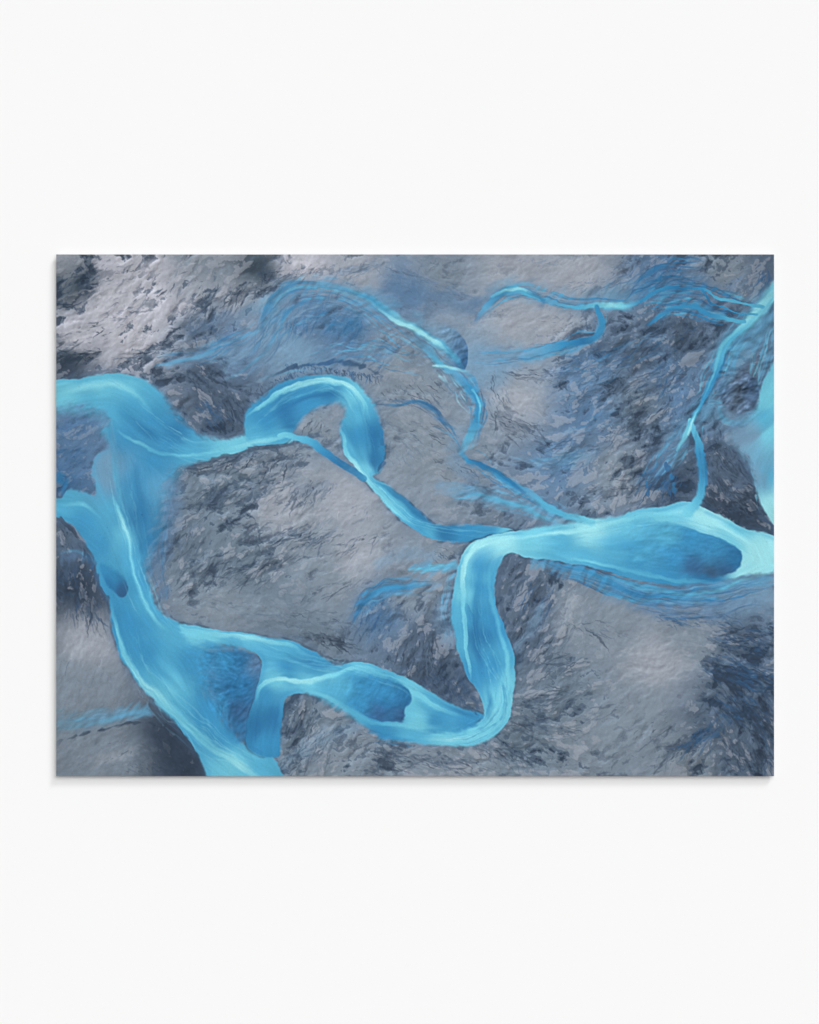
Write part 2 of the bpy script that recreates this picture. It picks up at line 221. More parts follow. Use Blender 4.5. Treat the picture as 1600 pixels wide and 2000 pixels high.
# ------------------------------------------------------------------ strokes data (needed first for the water flow field)
ST=[
 ([(100,775,9,'C'),(160,758,12,'W',.8),(225,750,12,'W',.8),(270,772,9,'C'),(300,805,8,'L')],1,1,.7),
 ([(230,800,12,'M'),(290,845,20,'B'),(350,868,12,'M')],1,1,.7),
 ([(225,838,4,'L'),(262,862,5,'C'),(310,883,5,'L'),(370,888,5,'C'),(440,878,7,'C'),(520,860,7,'W'),(570,850,4,'C')],.9,.9,.75),
 ([(218,820,4,'h'),(222,870,8,'H'),(228,930,10,'L'),(236,1000,9,'L')],.9,.9,.6),
 ([(268,900,10,'B'),(275,980,18,'B'),(285,1060,14,'B')],1,1,.5),
 ([(215,965,5,'L'),(228,990,6,'C'),(243,1030,8,'W'),(256,1090,7,'C'),(272,1150,7,'C'),(300,1205,7,'C'),(335,1240,6,'L')],.8,1,.85),
 ([(120,985,8,'C'),(165,985,7,'C'),(200,1015,6,'L')],.9,.9,.7),
 ([(215,1170,5,'L'),(228,1230,6,'C'),(250,1290,8,'C'),(290,1345,9,'W'),(345,1395,11,'C'),(405,1450,11,'C'),(470,1495,12,'W'),(520,1530,14,'C')],.9,.6,.85),
 ([(240,1180,8,'M'),(262,1240,14,'M'),(300,1300,16,'M'),(350,1350,14,'M')],1,1,.5),
 ([(380,1290,10,'M'),(395,1370,16,'M'),(430,1440,12,'M')],1,1,.5),
 ([(340,1222,4,'C'),(400,1233,6,'C'),(480,1246,6,'W',.8),(560,1260,6,'C'),(600,1276,5,'L')],.5,1,.8),
 ([(560,1280,6,'B'),(610,1295,8,'B'),(645,1303,4,'B')],1,1,.6),
 ([(480,818,3,'L'),(505,796,5,'C'),(535,775,7,'C'),(580,754,7,'W'),(635,742,7,'W'),(684,756,7,'W'),(710,788,7,'C'),(724,830,5,'L')],.5,.9,.95),
 ([(510,830,12,'M'),(550,800,12,'B'),(610,774,9,'B'),(655,768,8,'B'),(682,795,6,'M')],1,1,.75),
 ([(664,835,3,'C'),(672,860,5,'C'),(680,885,6,'C'),(700,915,7,'W'),(735,955,7,'C'),(775,1000,7,'C'),(815,1032,6,'L')],.9,.5,.9),
 ([(715,800,7,'M'),(728,850,12,'B'),(732,890,10,'B'),(735,925,4,'D')],1,.8,.7),
 ([(735,940,4,'B'),(775,968,8,'B'),(820,1005,10,'B'),(855,1028,4,'D')],.5,1,.8),
 ([(545,850,5,'C'),(595,857,9,'L'),(630,880,10,'M'),(665,906,9,'B'),(712,936,7,'M')],.4,.5,1),
 ([(480,862,9,'C'),(530,855,8,'C'),(575,850,5,'C')],1,.6,.7),
 ([(1010,1048,9,'W'),(945,1060,11,'W'),(915,1085,8,'W'),(905,1125,6,'W'),(904,1175,5,'C'),(908,1235,5,'C'),(914,1290,4,'C'),(920,1325,3,'C')],.5,.6,.9),
 ([(940,1100,10,'M'),(932,1160,10,'M'),(930,1220,11,'B'),(936,1280,12,'B'),(940,1330,6,'M')],.9,.9,.75),
 ([(955,1110,5,'L'),(960,1170,6,'L'),(975,1230,7,'L'),(990,1290,7,'C'),(992,1340,8,'C'),(975,1395,8,'C'),(940,1430,8,'C'),(880,1446,6,'W'),(810,1440,5,'L')],.9,.8,.8),
 ([(950,1330,10,'M'),(958,1370,9,'M'),(952,1405,6,'B')],1,1,.7),
 ([(1000,1052,8,'W'),(1080,1042,8,'W'),(1160,1028,8,'W'),(1240,1010,8,'C'),(1300,1000,8,'C'),(1360,1003,9,'W'),(1420,1036,11,'W'),(1470,1068,14,'W'),(1480,1095,12,'W'),(1440,1118,5,'C')],1,.9,.8),
 ([(1180,1070,12,'M'),(1240,1065,18,'M'),(1300,1065,20,'M')],1,1,.5),
 ([(1000,1078,5,'C'),(1080,1084,6,'L'),(1160,1097,6,'C'),(1230,1115,6,'L'),(1320,1134,6,'L'),(1400,1134,5,'L')],1,.6,.8),
 ([(500,1370,6,'L'),(512,1342,6,'C'),(545,1326,6,'W'),(600,1332,7,'W'),(655,1318,7,'C'),(700,1306,7,'C'),(760,1318,5,'L'),(810,1350,8,'C'),(850,1380,8,'C'),(900,1398,5,'L')],.5,.9,.9),
 ([(850,1365,8,'M'),(900,1390,8,'B'),(935,1402,5,'B')],1,1,.6),
 ([(590,1345,5,'C'),(640,1362,6,'C'),(690,1394,6,'L'),(740,1414,6,'L'),(800,1416,8,'C'),(860,1420,8,'C')],.9,.7,.75),
 ([(510,1370,6,'B'),(500,1410,7,'B'),(498,1450,5,'B')],.9,.9,.6),
 ([(545,1375,5,'B'),(535,1420,8,'B'),(530,1455,5,'M')],.9,.9,.6),
 ([(720,1428,5,'B',.4),(760,1440,5,'M'),(810,1446,4,'M')],.9,.5,.8),
 ([(1345,1000,16,'C'),(1366,968,12,'L'),(1373,925,11,'M'),(1368,885,10,'M'),(1358,850,9,'L'),(1350,820,6,'C')],.5,.45,1),
 ([(1378,960,4,'B'),(1380,920,4,'B'),(1374,880,3,'B')],.8,.4,.7),
 ([(1535,560,44,'L'),(1492,640,38,'H'),(1445,700,24,'H'),(1405,765,12,'H',.4)],1,1,.65),
 ([(1530,640,24,'L'),(1500,700,18,'H'),(1480,760,10,'H',.3)],1,1,.65),
 ([(1322,880,4,'C',.5),(1342,845,8,'C'),(1358,815,9,'L'),(1375,780,9,'M'),(1395,735,12,'M'),(1410,695,14,'L'),(1435,655,13,'L'),(1470,622,17,'C'),(1500,585,20,'C'),(1530,545,22,'C')],.7,.7,1),
 ([(1345,850,4,'W',.8),(1356,820,4,'W'),(1366,800,2,'C',.4)],.9,.9,.8),
 ([(1375,778,3,'C'),(1392,735,4,'C'),(1405,695,5,'C'),(1430,655,5,'C'),(1468,618,7,'W'),(1500,580,9,'W'),(1530,550,9,'W')],.9,.9,.6),
 ([(1384,780,4,'B'),(1402,735,5,'B'),(1420,695,4,'B'),(1444,662,3,'B',.3)],.9,.9,.7),
 ([(1400,790,4,'L',.3),(1415,820,8,'L'),(1450,825,10,'H'),(1480,800,6,'C')],.9,.9,.5),
 ([(1262,632,4,'B',.6),(1285,618,5,'M'),(1318,602,6,'M'),(1352,599,6,'M'),(1390,614,5,'M'),(1425,626,5,'L'),(1455,628,4,'L')],.5,.4,1),
 ([(1290,610,3,'b',.4),(1330,606,3,'B'),(1372,618,3,'B'),(1410,634,3,'B',.6)],.5,.5,.7),
 ([(1200,597,4,'L'),(1250,590,5,'M'),(1290,566,5,'M'),(1330,562,4,'B'),(1370,566,4,'M'),(1400,582,4,'L'),(1440,590,3,'L'),(1490,600,4,'L')],.5,.5,1),
 ([(1250,570,3,'B',.5),(1280,548,5,'B'),(1310,540,4,'B'),(1350,545,3,'b')],.9,.9,.8),
 ([(1240,550,3,'B',.4),(1270,530,5,'B'),(1300,520,5,'B'),(1330,515,3,'b')],.9,.9,.7),
 ([(1310,545,3,'B'),(1340,552,3,'B'),(1380,555,3,'B',.5)],.9,.9,.8),
 ([(1370,566,3,'M'),(1385,590,3,'B'),(1410,600,2.5,'M'),(1440,612,3,'M'),(1480,615,3,'L')],.6,.6,1),
 ([(928,628,5,'b',.5),(948,602,9,'H'),(975,578,9,'M'),(1005,563,9,'L'),(1030,575,6,'L'),(1075,590,6,'H'),(1130,600,5,'L'),(1180,598,7,'C'),(1215,597,9,'C'),(1245,592,8,'H',.4)],.5,.8,1),
 ([(960,582,3,'C',.5),(990,566,4,'W'),(1015,562,4,'W'),(1040,574,3,'C',.4)],.8,.8,.8),
 ([(1170,598,3,'C'),(1195,597,5,'W'),(1225,596,4,'C')],.9,.9,.9),
 ([(1030,570,4,'B',.5),(1060,588,6,'B'),(1050,605,8,'b',.2)],.9,.9,.6),
 ([(1168,602,6,'M'),(1176,630,7,'M'),(1168,655,8,'M'),(1140,665,8,'B'),(1100,672,8,'M'),(1060,684,8,'H'),(1000,692,10,'h',.4)],.4,.5,1),
 ([(512,650,6,'B',.2),(520,608,8,'B',.7),(545,574,8,'M',.7),(580,556,6,'B',.7),(640,558,8,'H',.7),(700,572,10,'L',.8),(745,600,12,'L'),(785,628,10,'C'),(825,650,13,'L'),(860,676,14,'L'),(890,700,9,'L'),(905,722,5,'M')],.7,.9,.8),
 ([(740,605,3,'C',.4),(775,628,6,'W'),(815,645,7,'W'),(850,668,7,'W'),(875,690,5,'C')],.8,.9,.95),
 ([(540,590,4,'C',.3),(575,566,3,'L'),(640,564,4,'L'),(700,578,4,'C')],.9,.9,.6),
 ([(660,560,6,'b',.4),(720,580,10,'B'),(760,612,6,'B',.3)],1,1,.4),
 ([(790,650,6,'h',.4),(830,680,9,'H'),(860,712,8,'L'),(890,732,10,'H'),(918,757,11,'M'),(934,790,10,'M'),(930,825,10,'M'),(915,855,10,'L'),(902,885,8,'H',.5)],.6,.7,.95),
 ([(925,760,3,'C',.5),(937,795,4,'C'),(934,835,4,'L')],.8,.8,.8),
 ([(940,765,3,'D',.5),(945,800,3,'D'),(940,830,2,'D',.4)],.8,.8,.6),
 ([(845,714,3,'W',.7),(880,720,5,'W'),(915,724,4,'C')],.8,.8,.9),
 ([(905,722,4,'L'),(925,740,5,'M'),(935,765,5,'M'),(920,745,2,'M',.2)],.8,.8,.6),
 ([(895,875,8,'H',.4),(912,900,7,'M'),(940,912,7,'B'),(970,925,8,'M'),(1000,948,8,'M'),(1035,965,9,'H'),(1060,985,10,'L'),(1100,1005,10,'L'),(1155,1022,8,'C')],.4,.9,1),
 ([(915,898,3,'D'),(940,908,4,'B'),(975,924,5,'B'),(1000,945,5,'B'),(1025,962,4,'D',.4)],.7,.9,.75),
 ([(870,968,5,'h',.4),(920,966,6,'H'),(970,975,8,'L'),(1020,990,9,'L'),(1060,1010,8,'L'),(1100,1018,6,'C')],.9,.9,.7),
 ([(735,790,4,'b',.4),(780,792,5,'B'),(820,785,5,'B'),(845,800,5,'B'),(870,830,3,'b',.4)],.9,.9,.7),
 ([(820,785,3,'B',.6),(850,800,4,'D'),(868,825,4,'B'),(890,838,3,'B',.4)],.9,.9,.7),
 ([(850,835,3,'B',.4),(880,850,3,'H'),(905,880,3,'M')],.9,.9,.6),
 ([(690,1215,4,'B',.6),(706,1180,7,'B'),(735,1155,8,'M'),(780,1146,7,'M'),(830,1140,5,'H',.5)],.7,.9,.75),
 ([(730,1165,3,'b',.4),(780,1160,5,'H'),(830,1165,4,'b',.4)],.9,.9,.5),
 ([(800,1112,3,'C',.4),(840,1110,5,'L'),(890,1104,4,'L')],.8,.8,.6),
 ([(300,716,3,'H',.5),(350,706,7,'H'),(400,690,6,'H'),(430,676,4,'M',.5)],.7,.9,.8),
 ([(430,676,3,'H',.5),(470,660,5,'H'),(510,640,5,'H'),(540,600,4,'M',.4)],.8,.9,.5),
 ([(440,745,4,'h',.5),(480,720,6,'H'),(515,690,6,'H'),(540,650,6,'H',.4)],.9,.9,.6),
 ([(455,765,4,'h'),(500,745,6,'h'),(560,728,5,'H'),(600,722,4,'H',.4)],.9,.9,.5),
 ([(1040,1092,3,'M'),(1120,1108,5,'M'),(1190,1135,7,'M'),(1240,1160,7,'B'),(1300,1165,6,'M'),(1370,1160,6,'H'),(1440,1135,5,'L')],.8,1,.8),
 ([(1240,1145,4,'L'),(1300,1155,5,'L'),(1380,1158,5,'L'),(1450,1132,5,'C'),(1512,1118,4,'C')],.9,.9,.6),
 ([(100,1425,6,'c'),(170,1415,8,'c'),(240,1398,7,'H'),(290,1385,5,'H')],.9,.9,.6),
 ([(100,1090,4,'b'),(140,1074,5,'H'),(170,1085,5,'H'),(195,1115,4,'M')],.9,.9,.6),
]
fl=[]
for p,_,_,_ in ST:
    for q0,q1 in zip(p[:-1],p[1:]):
        fl.append(((q0[0]+q1[0])/2,(q0[1]+q1[1])/2,math.degrees(math.atan2(q1[1]-q0[1],q1[0]-q0[0]))))
angW=field(fl,eps=10.,p=1.7)
WFn=lic(angW,n1,18); WMd=lic(angW,n2,30); WBr=lic(angW,n4,46); WVb=lic(angW,n8,60)
SILK=norm(.3*WMd+WBr+1.3*WVb)
print('water fields',time.time()-T0)

# ------------------------------------------------------------------ painters
def stroke(pts,sl=.6,sr=.6,a=1.0,rag=0.0,water=True,silk=.10,warp=True):
    P=[(p[0],p[1],p[2],*PAL[p[3]],(p[4] if len(p)>4 else 1.0)) for p in pts]
    S=spline(P,6)
    mw=S[:,2].max()*1.4+10+rag
    i0,i1,j0,j1=win(S[:,0].min()-mw,S[:,0].max()+mw,S[:,1].min()-mw,S[:,1].max()+mw)
    if i1<=i0 or j1<=j0: return
    best=np.full((i1-i0,j1-j0),1e9,f32); att=np.zeros((i1-i0,j1-j0,5),f32); sg=np.zeros_like(best)
    for k in range(len(S)-1):
        A,Bp=S[k],S[k+1]
        a0,a1,b0,b1=win(min(A[0],Bp[0])-mw,max(A[0],Bp[0])+mw,min(A[1],Bp[1])-mw,max(A[1],Bp[1])+mw)
        if a1<=a0 or b1<=b0: continue
        xs=(XW if warp else X)[a0:a1,b0:b1]; ys=(YW if warp else Y)[a0:a1,b0:b1]
        d=Bp[:2]-A[:2]; L2=float(d@d)+1e-6
        px=xs-A[0]; py=ys-A[1]
        t=np.clip((px*d[0]+py*d[1])/L2,0,1)
        ex=px-t*d[0]; ey=py-t*d[1]
        dist=np.sqrt(ex*ex+ey*ey)
        sl_=(slice(a0-i0,a1-i0),slice(b0-j0,b1-j0))
        m=dist<best[sl_]
        best[sl_]=np.where(m,dist,best[sl_])
        sg[sl_]=np.where(m,np.sign(d[0]*py-d[1]*px),sg[sl_])
        at=A[None,None,2:]*(1-t[...,None])+Bp[None,None,2:]*t[...,None]
        att[sl_]=np.where(m[...,None],at,att[sl_])
    w=np.maximum(att[...,0],.3)
    dd=best
    if rag: dd=best+rag*LM[i0:i1,j0:j1]
    so=np.where(sg<0,sl,sr)
    u=dd/w+(silk*so*SILK[i0:i1,j0:j1] if water else 0)
    so=np.maximum(so,1.2/w)
    m=(1-sstep(1-so,1.0+0.3/w,u))*a*att[...,4]
    if water: m=m*np.clip(1+.08*SILK[i0:i1,j0:j1]+.04*WFn[i0:i1,j0:j1],0.2,1.15)
    m=np.clip(np.where(best>1e8,0,m),0,1)[...,None]
    col[i0:i1,j0:j1]=col[i0:i1,j0:j1]*(1-m)+att[...,1:4]*m
    if water: WM[i0:i1,j0:j1]=np.maximum(WM[i0:i1,j0:j1],m[...,0])

def poly(pts,cols,a=1.0,eps=14.,p=1.5,rim=None,water=True,tex=0.0):
    S=spline([(q[0],q[1],q[2]) for q in pts],5,closed=True)
    MG=70
    i0,i1,j0,j1=win(S[:,0].min()-MG,S[:,0].max()+MG,S[:,1].min()-MG,S[:,1].max()+MG)
    sh=(i1-i0,j1-j0)
    best=np.full(sh,MG,f32); so=np.full(sh,4,f32); ins=np.zeros(sh,bool)
    n=len(S)
    for k in range(n):
        A,Bp=S[k],S[(k+1)%n]
        a0,a1,b0,b1=win(min(A[0],Bp[0])-MG,max(A[0],Bp[0])+MG,min(A[1],Bp[1])-MG,max(A[1],Bp[1])+MG)
        if a1>a0 and b1>b0:
            xs=XW[a0:a1,b0:b1]; ys=YW[a0:a1,b0:b1]
            d=Bp[:2]-A[:2]; L2=float(d@d)+1e-6
            px=xs-A[0]; py=ys-A[1]
            t=np.clip((px*d[0]+py*d[1])/L2,0,1)
            dist=np.hypot(px-t*d[0],py-t*d[1])
            q=(slice(a0-i0,a1-i0),slice(b0-j0,b1-j0))
            m=dist<best[q]
            best[q]=np.where(m,dist,best[q])
            so[q]=np.where(m,A[2]*(1-t)+Bp[2]*t,so[q])
        ya,yb=min(A[1],Bp[1])-14,max(A[1],Bp[1])+14
        a0,a1,_,_=win(0,1,ya,yb)
        a0=max(a0,i0);a1=min(a1,i1)
        if a1>a0 and A[1]!=Bp[1]:
            xs=XW[a0:a1,j0:j1]; ys=YW[a0:a1,j0:j1]
            c=((A[1]<=ys)!=(Bp[1]<=ys))&(xs<(Bp[0]-A[0])*(ys-A[1])/(Bp[1]-A[1])+A[0])
            ins[a0-i0:a1-i0]^=c
    sd=np.where(ins,best,-best)
    so=so*(1+.5*np.clip(big[i0:i1,j0:j1]*3,-1,1.5))+.8
    sd=sd+LF[i0:i1,j0:j1]*np.clip(so*0.06,0,1.6)+LM[i0:i1,j0:j1]*np.clip((so-3)*0.10,0.1,5)
    m=sstep(-0.5,0.5,sd/np.maximum(so,2.6))*a
    q=SILK[i0:i1,j0:j1]*5
    nxn=-np.sin(angW[i0:i1,j0:j1]); nyn=np.cos(angW[i0:i1,j0:j1])
    c=idw(cols,XW[i0:i1,j0:j1]+nxn*q,YW[i0:i1,j0:j1]+nyn*q,eps=eps,p=p)
    if tex:
        T=(.5*LF+.7*LM+.5*R1)[i0:i1,j0:j1,None]*tex
        c=c*(1+T)
    if rim:
        r=np.exp(-((sd+1.5)/2.4)**2)*rim*np.clip((9-so)/5,0,1)*np.clip(.35+.6*LB[i0:i1,j0:j1]+.3*LM[i0:i1,j0:j1],0,1)
        col[i0:i1,j0:j1]=col[i0:i1,j0:j1]*(1-r[...,None])+PAL['k']*r[...,None]
        r=np.exp(-((sd-5)/5.)**2)*.35*np.clip((9-so)/5,0,1)*np.clip(.55+.5*SILK[i0:i1,j0:j1],0,1)
        c=c*(1-r[...,None])+PAL['M']*r[...,None]
    m=m[...,None]
    col[i0:i1,j0:j1]=col[i0:i1,j0:j1]*(1-m)+c*m
    if water: WM[i0:i1,j0:j1]=np.maximum(WM[i0:i1,j0:j1],m[...,0])
def braid(path,spread,n,cs,w=2.2,a=.6,seed=0):
    r=np.random.RandomState(seed+int(path[0][0]))
    P=np.array(path,dtype=float)
    for k in range(n):
        m=len(P); s=r.rand()*0.5; e=s+0.35+r.rand()*0.5
        ts=np.linspace(s,min(e,1),5)*(m-1)
        off=(r.rand()-.5)*2*spread
        pts=[]
        for q,t in enumerate(ts):
            i=min(int(t),m-2); f=t-i
            p=P[i]*(1-f)+P[i+1]*f; d=P[i+1]-P[i]; d/=np.hypot(*d)
            o=off+(r.rand()-.5)*spread*.7
            pts.append((p[0]-d[1]*o,p[1]+d[0]*o,w*(.6+.8*r.rand())*(0.5 if q in(0,4) else 1),cs[r.randint(len(cs))],0.15 if q in (0,4) else 1))
        stroke(pts,.9,.9,a*(.5+.5*r.rand()),rag=.5)

# ------------------------------------------------------------------ hazes
hz=[([(330,710,12,'h'),(400,690,26,'h'),(480,680,40,'h'),(540,660,50,'h'),(580,690,40,'h')],.65),
 ([(380,640,20,'b'),(450,620,30,'b'),(520,600,20,'H')],.4),
 ([(440,720,14,'h'),(510,660,24,'h'),(570,610,26,'h'),(650,590,24,'h'),(720,610,20,'h')],.45),
 ([(520,650,24,'h'),(535,600,30,'H'),(570,565,26,'H'),(640,560,26,'h'),(700,575,34,'H'),(760,600,34,'H')],.5),
 ([(600,600,40,'b'),(680,640,50,'B'),(730,650,30,'b')],.4),
 ([(600,700,40,'h'),(680,690,30,'b'),(760,690,30,'h')],.5),
 ([(900,700,40,'h'),(980,695,35,'h'),(1060,688,24,'H'),(1120,680,14,'h')],.75),
 ([(760,560,30,'b'),(850,575,40,'b'),(920,600,30,'b')],.6),
 ([(940,590,20,'b'),(1000,565,34,'H'),(1100,585,30,'h'),(1200,580,34,'H'),(1290,560,44,'B'),(1380,570,40,'b')],.5),
 ([(1380,800,40,'H'),(1430,810,50,'h'),(1470,830,40,'H')],.6),
 ([(1400,690,36,'h'),(1450,650,54,'H'),(1500,600,60,'H')],.6),
 ([(1350,830,34,'H'),(1310,880,50,'h'),(1275,920,30,'b')],.6),
 ([(860,950,20,'h'),(930,965,24,'H'),(1000,985,34,'h'),(1080,1000,28,'H')],.65),
 ([(800,1110,6,'H'),(840,1108,14,'H'),(890,1105,12,'L')],.7),
 ([(880,1160,24,'h'),(866,1200,30,'h'),(880,1260,24,'h')],.55),
 ([(690,1210,18,'b'),(720,1165,26,'B'),(780,1145,20,'M'),(850,1140,12,'h')],.6),
 ([(740,1100,20,'h'),(800,1080,24,'h'),(860,1090,20,'h')],.4),
 ([(1040,1095,12,'H'),(1130,1115,20,'M'),(1220,1150,26,'M'),(1320,1165,32,'B'),(1420,1140,28,'H'),(1512,1130,16,'H')],.75),
 ([(1180,1160,12,'h'),(1260,1190,20,'b'),(1360,1195,26,'b'),(1500,1160,30,'h')],.45),
 ([(100,1412,28,'c'),(200,1402,24,'c'),(290,1388,18,'H')],.7),
 ([(130,1090,16,'b'),(160,1080,18,'b'),(190,1100,12,'B')],.6),
 ([(340,950,34,'b'),(330,1030,34,'b'),(310,1100,28,'b'),(320,1160,16,'b')],.55),
 ([(1060,1190,14,'h'),(1035,1230,20,'h'),(1010,1270,10,'h')],.5),
 ([(540,1500,20,'h'),(640,1440,30,'h'),(700,1410,20,'h')],.35),
 ([(110,790,20,'H'),(160,800,26,'H'),(220,830,30,'H')],.5),
 ([(100,930,12,'B'),(118,940,16,'B'),(130,965,10,'B')],.8),
 ([(900,850,30,'h'),(890,900,30,'h'),(920,940,20,'b')],.45),
 ([(820,640,30,'H'),(870,660,30,'h'),(930,740,26,'h')],.5),
 ([(1060,905,24,'h'),(1120,895,24,'H'),(1170,880,14,'b')],.4),
]
for p,a in hz: stroke(p,1,1,a,rag=4,water=False)

B=braid
B([(510,700),(530,620),(580,570),(680,570),(780,640),(860,700)],26,30,'bBHMhL',1.8,.5)
B([(440,740),(500,700),(560,620),(640,600),(740,620)],34,20,'BbHh',1.8,.45)
B([(300,715),(400,690),(470,660),(520,620)],16,12,'HBb',2.0,.6)
B([(580,720),(650,690),(720,680),(780,700),(850,720)],22,18,'HhLB',1.8,.5)
B([(850,700),(920,750),(935,800),(915,880)],16,16,'LMBH',2.0,.6)
B([(760,640),(830,680),(890,740),(930,800)],18,14,'LHBW',2.0,.5)
B([(900,890),(960,920),(1030,970),(1140,1015)],18,18,'LMBH',2.0,.6)
B([(860,965),(950,970),(1050,1000),(1130,1020)],14,14,'LHh',2.2,.55)
B([(740,785),(820,790),(870,830),(905,880)],14,10,'BDb',2,.5)
B([(920,640),(960,590),(1010,565),(1090,590),(1190,600),(1250,595)],12,20,'LMHB',2.0,.6)
B([(1170,600),(1175,650),(1100,675),(1000,695),(920,700)],12,16,'MBHL',2.0,.6)
B([(1200,600),(1260,560),(1310,530),(1380,530)],26,22,'BDMb',2.0,.8)
B([(1230,600),(1290,580),(1350,570),(1420,590),(1490,605)],20,24,'BMLD',2.0,.8)
B([(1260,635),(1310,605),(1380,610),(1450,630)],12,14,'BMLD',2.0,.8)
B([(1520,560),(1450,650),(1400,730),(1370,800)],26,26,'LMHC',2.2,.6)
B([(1525,590),(1500,660),(1480,740),(1440,800)],22,16,'LHhC',2.2,.6)
B([(1360,810),(1330,860),(1290,910),(1260,960)],24,22,'HLbB',2.0,.55)
B([(1360,810),(1410,800),(1470,780),(1512,740)],26,16,'HLh',2.2,.5)
B([(1480,820),(1480,900),(1500,1000)],18,12,'HLC',2.2,.5)
B([(1040,1095),(1150,1125),(1260,1165),(1380,1165),(1512,1135)],18,40,'MBLHD',2.2,.65)
B([(1200,1165),(1300,1195),(1400,1190),(1500,1160)],18,22,'hbBD',2.2,.5)
B([(690,1230),(715,1170),(770,1145),(850,1140)],14,18,'BMHD',2.0,.6)
B([(790,1115),(840,1108),(895,1102)],8,8,'HLC',2,.6)
B([(870,1250),(870,1190),(885,1130),(900,1100)],12,14,'hHL',2.2,.5)
B([(100,1415),(200,1402),(300,1385)],16,12,'cHh',2.6,.4)
B([(1180,880),(1100,900),(1040,910),(980,900)],12,10,'Hhb',2.2,.4)
B([(1090,860),(1160,830),(1230,800)],20,12,'bhB',2.2,.4)
B([(1100,740),(1180,720),(1260,680),(1320,640)],30,16,'bhB',2.4,.4)
B([(730,1440),(800,1448),(870,1456)],8,8,'BML',2,.6)
B([(330,930),(325,1000),(310,1080),(330,1180)],14,12,'bhB',2.4,.4)
cluster(650,722,100,5,75,16,3.5,150,'NDk',.75,8)
cluster(560,735,40,6,60,16,3.5,50,'ND',.7,-15)

# ------------------------------------------------------------------ water bodies
poly([(90,752,4),(150,740,4),(205,730,4),(250,731,5),(290,745,8),(322,775,12),(350,812,20),(385,842,24),(430,858,20),(480,850,12),(560,838,6),
 (572,862,5),(520,868,4),(460,884,4),(400,900,6),(368,910,14),(342,925,34),(328,965,50),(318,1010,54),(304,1060,40),(290,1105,20),(293,1150,8),(306,1185,6),(340,1213,5),(400,1226,5),
 (440,1234,8),(420,1262,30),(412,1310,60),(428,1380,50),(462,1435,14),(488,1455,5),(528,1472,3),(552,1520,3),(545,1545,3),(430,1545,6),(385,1470,5),(345,1415,5),(300,1370,7),(262,1325,7),
 (235,1280,5),(218,1230,5),(212,1180,6),(195,1140,5),(186,1100,5),(165,1055,4),(140,1025,4),(112,1010,4),(90,1005,4),(90,966,6),(118,973,5),(135,955,6),(165,960,12),(188,962,14),(178,925,10),
 (188,890,8),(212,872,8),(200,845,20),(212,822,14),(190,803,24),(150,798,34),(110,806,24),(90,826,20)],
 [(130,770,'C'),(200,752,'C'),(180,785,'L'),(250,760,'C'),(285,775,'L'),(250,800,'M'),(300,815,'M'),(345,850,'B'),(370,885,'L'),(450,868,'C'),(540,850,'C'),(220,800,'L'),(250,850,'M'),(300,900,'M'),(215,900,'h'),(210,940,'h'),(260,950,'M'),(310,950,'H'),(270,1010,'B'),
  (150,985,'L'),(210,1000,'L'),(240,1050,'C'),(200,1060,'M'),(285,1060,'B'),(280,1110,'M'),(250,1110,'L'),(230,1140,'M'),(290,1180,'L'),(240,1200,'M'),(260,1220,'M'),(330,1240,'L'),(290,1270,'M'),(320,1310,'L'),(370,1290,'M'),(400,1245,'C'),
  (350,1370,'L'),(330,1350,'C'),(400,1390,'M'),(440,1440,'M'),(450,1490,'C'),(520,1500,'L'),(160,1020,'M'),(120,990,'L')],rim=.6,eps=24)
poly([(478,840,10),(482,805,8),(508,775,8),(538,755,7),(578,740,5),(630,731,4),(680,738,4),(712,762,5),(735,800,8),(750,850,9),(752,895,5),(744,922,4),(728,930,3),(755,945,4),(790,975,5),(830,1008,6),(858,1028,3),(900,1024,8),
 (950,1026,8),(1000,1034,5),(1000,1048,3),(940,1057,4),(880,1060,4),(840,1052,3),(800,1030,3),(765,1000,3),(735,965,3),(712,935,3),(690,905,4),(668,870,4),(664,835,5),(677,805,6),(660,787,8),(630,792,8),(600,812,6),(578,838,5),
 (560,862,4),(520,868,8),(490,866,10)],
 [(520,820,'M'),(560,815,'B'),(500,855,'L'),(545,850,'L'),(600,785,'M'),(640,770,'B'),(640,745,'L'),(690,770,'C'),(700,810,'L'),(705,850,'M'),(735,850,'B'),(738,900,'B'),(690,880,'L'),(710,920,'C'),(760,960,'L'),(750,985,'C'),(790,1015,'L'),
  (820,1010,'M'),(840,1040,'L'),(870,1035,'B'),(910,1040,'M'),(960,1040,'M'),(990,1040,'C')],rim=.6)
poly([(350,1217,4),(420,1227,3),(500,1242,3),(560,1251,3),(615,1272,4),(655,1298,5),(690,1293,4),(740,1302,4),(790,1322,3),(840,1348,3),(890,1378,4),(938,1394,4),(965,1405,5),(950,1440,4),(900,1444,4),(850,1440,4),(810,1438,4),(800,1442,4),
 (745,1440,8),(690,1405,14),(640,1372,10),(590,1352,5),(562,1362,3),(549,1400,3),(548,1440,6),(545,1478,3),(500,1470,4),(480,1450,4),(482,1410,3),(494,1365,3),(505,1335,3),(513,1300,3),(500,1277,4),(460,1264,20),(420,1262,34),(370,1250,20)],
 [(400,1238,'C'),(480,1252,'C'),(470,1268,'M'),(550,1268,'L'),(560,1300,'M'),(620,1295,'M'),(650,1305,'B'),(540,1330,'C'),(600,1335,'C'),(650,1322,'C'),(520,1360,'M'),(500,1420,'B'),(535,1400,'B'),(530,1450,'M'),(700,1305,'C'),(640,1355,'L'),
  (700,1345,'M'),(770,1325,'L'),(800,1345,'C'),(850,1372,'L'),(850,1400,'M'),(820,1400,'C'),(930,1408,'M'),(740,1425,'M'),(690,1393,'L')],rim=.6)
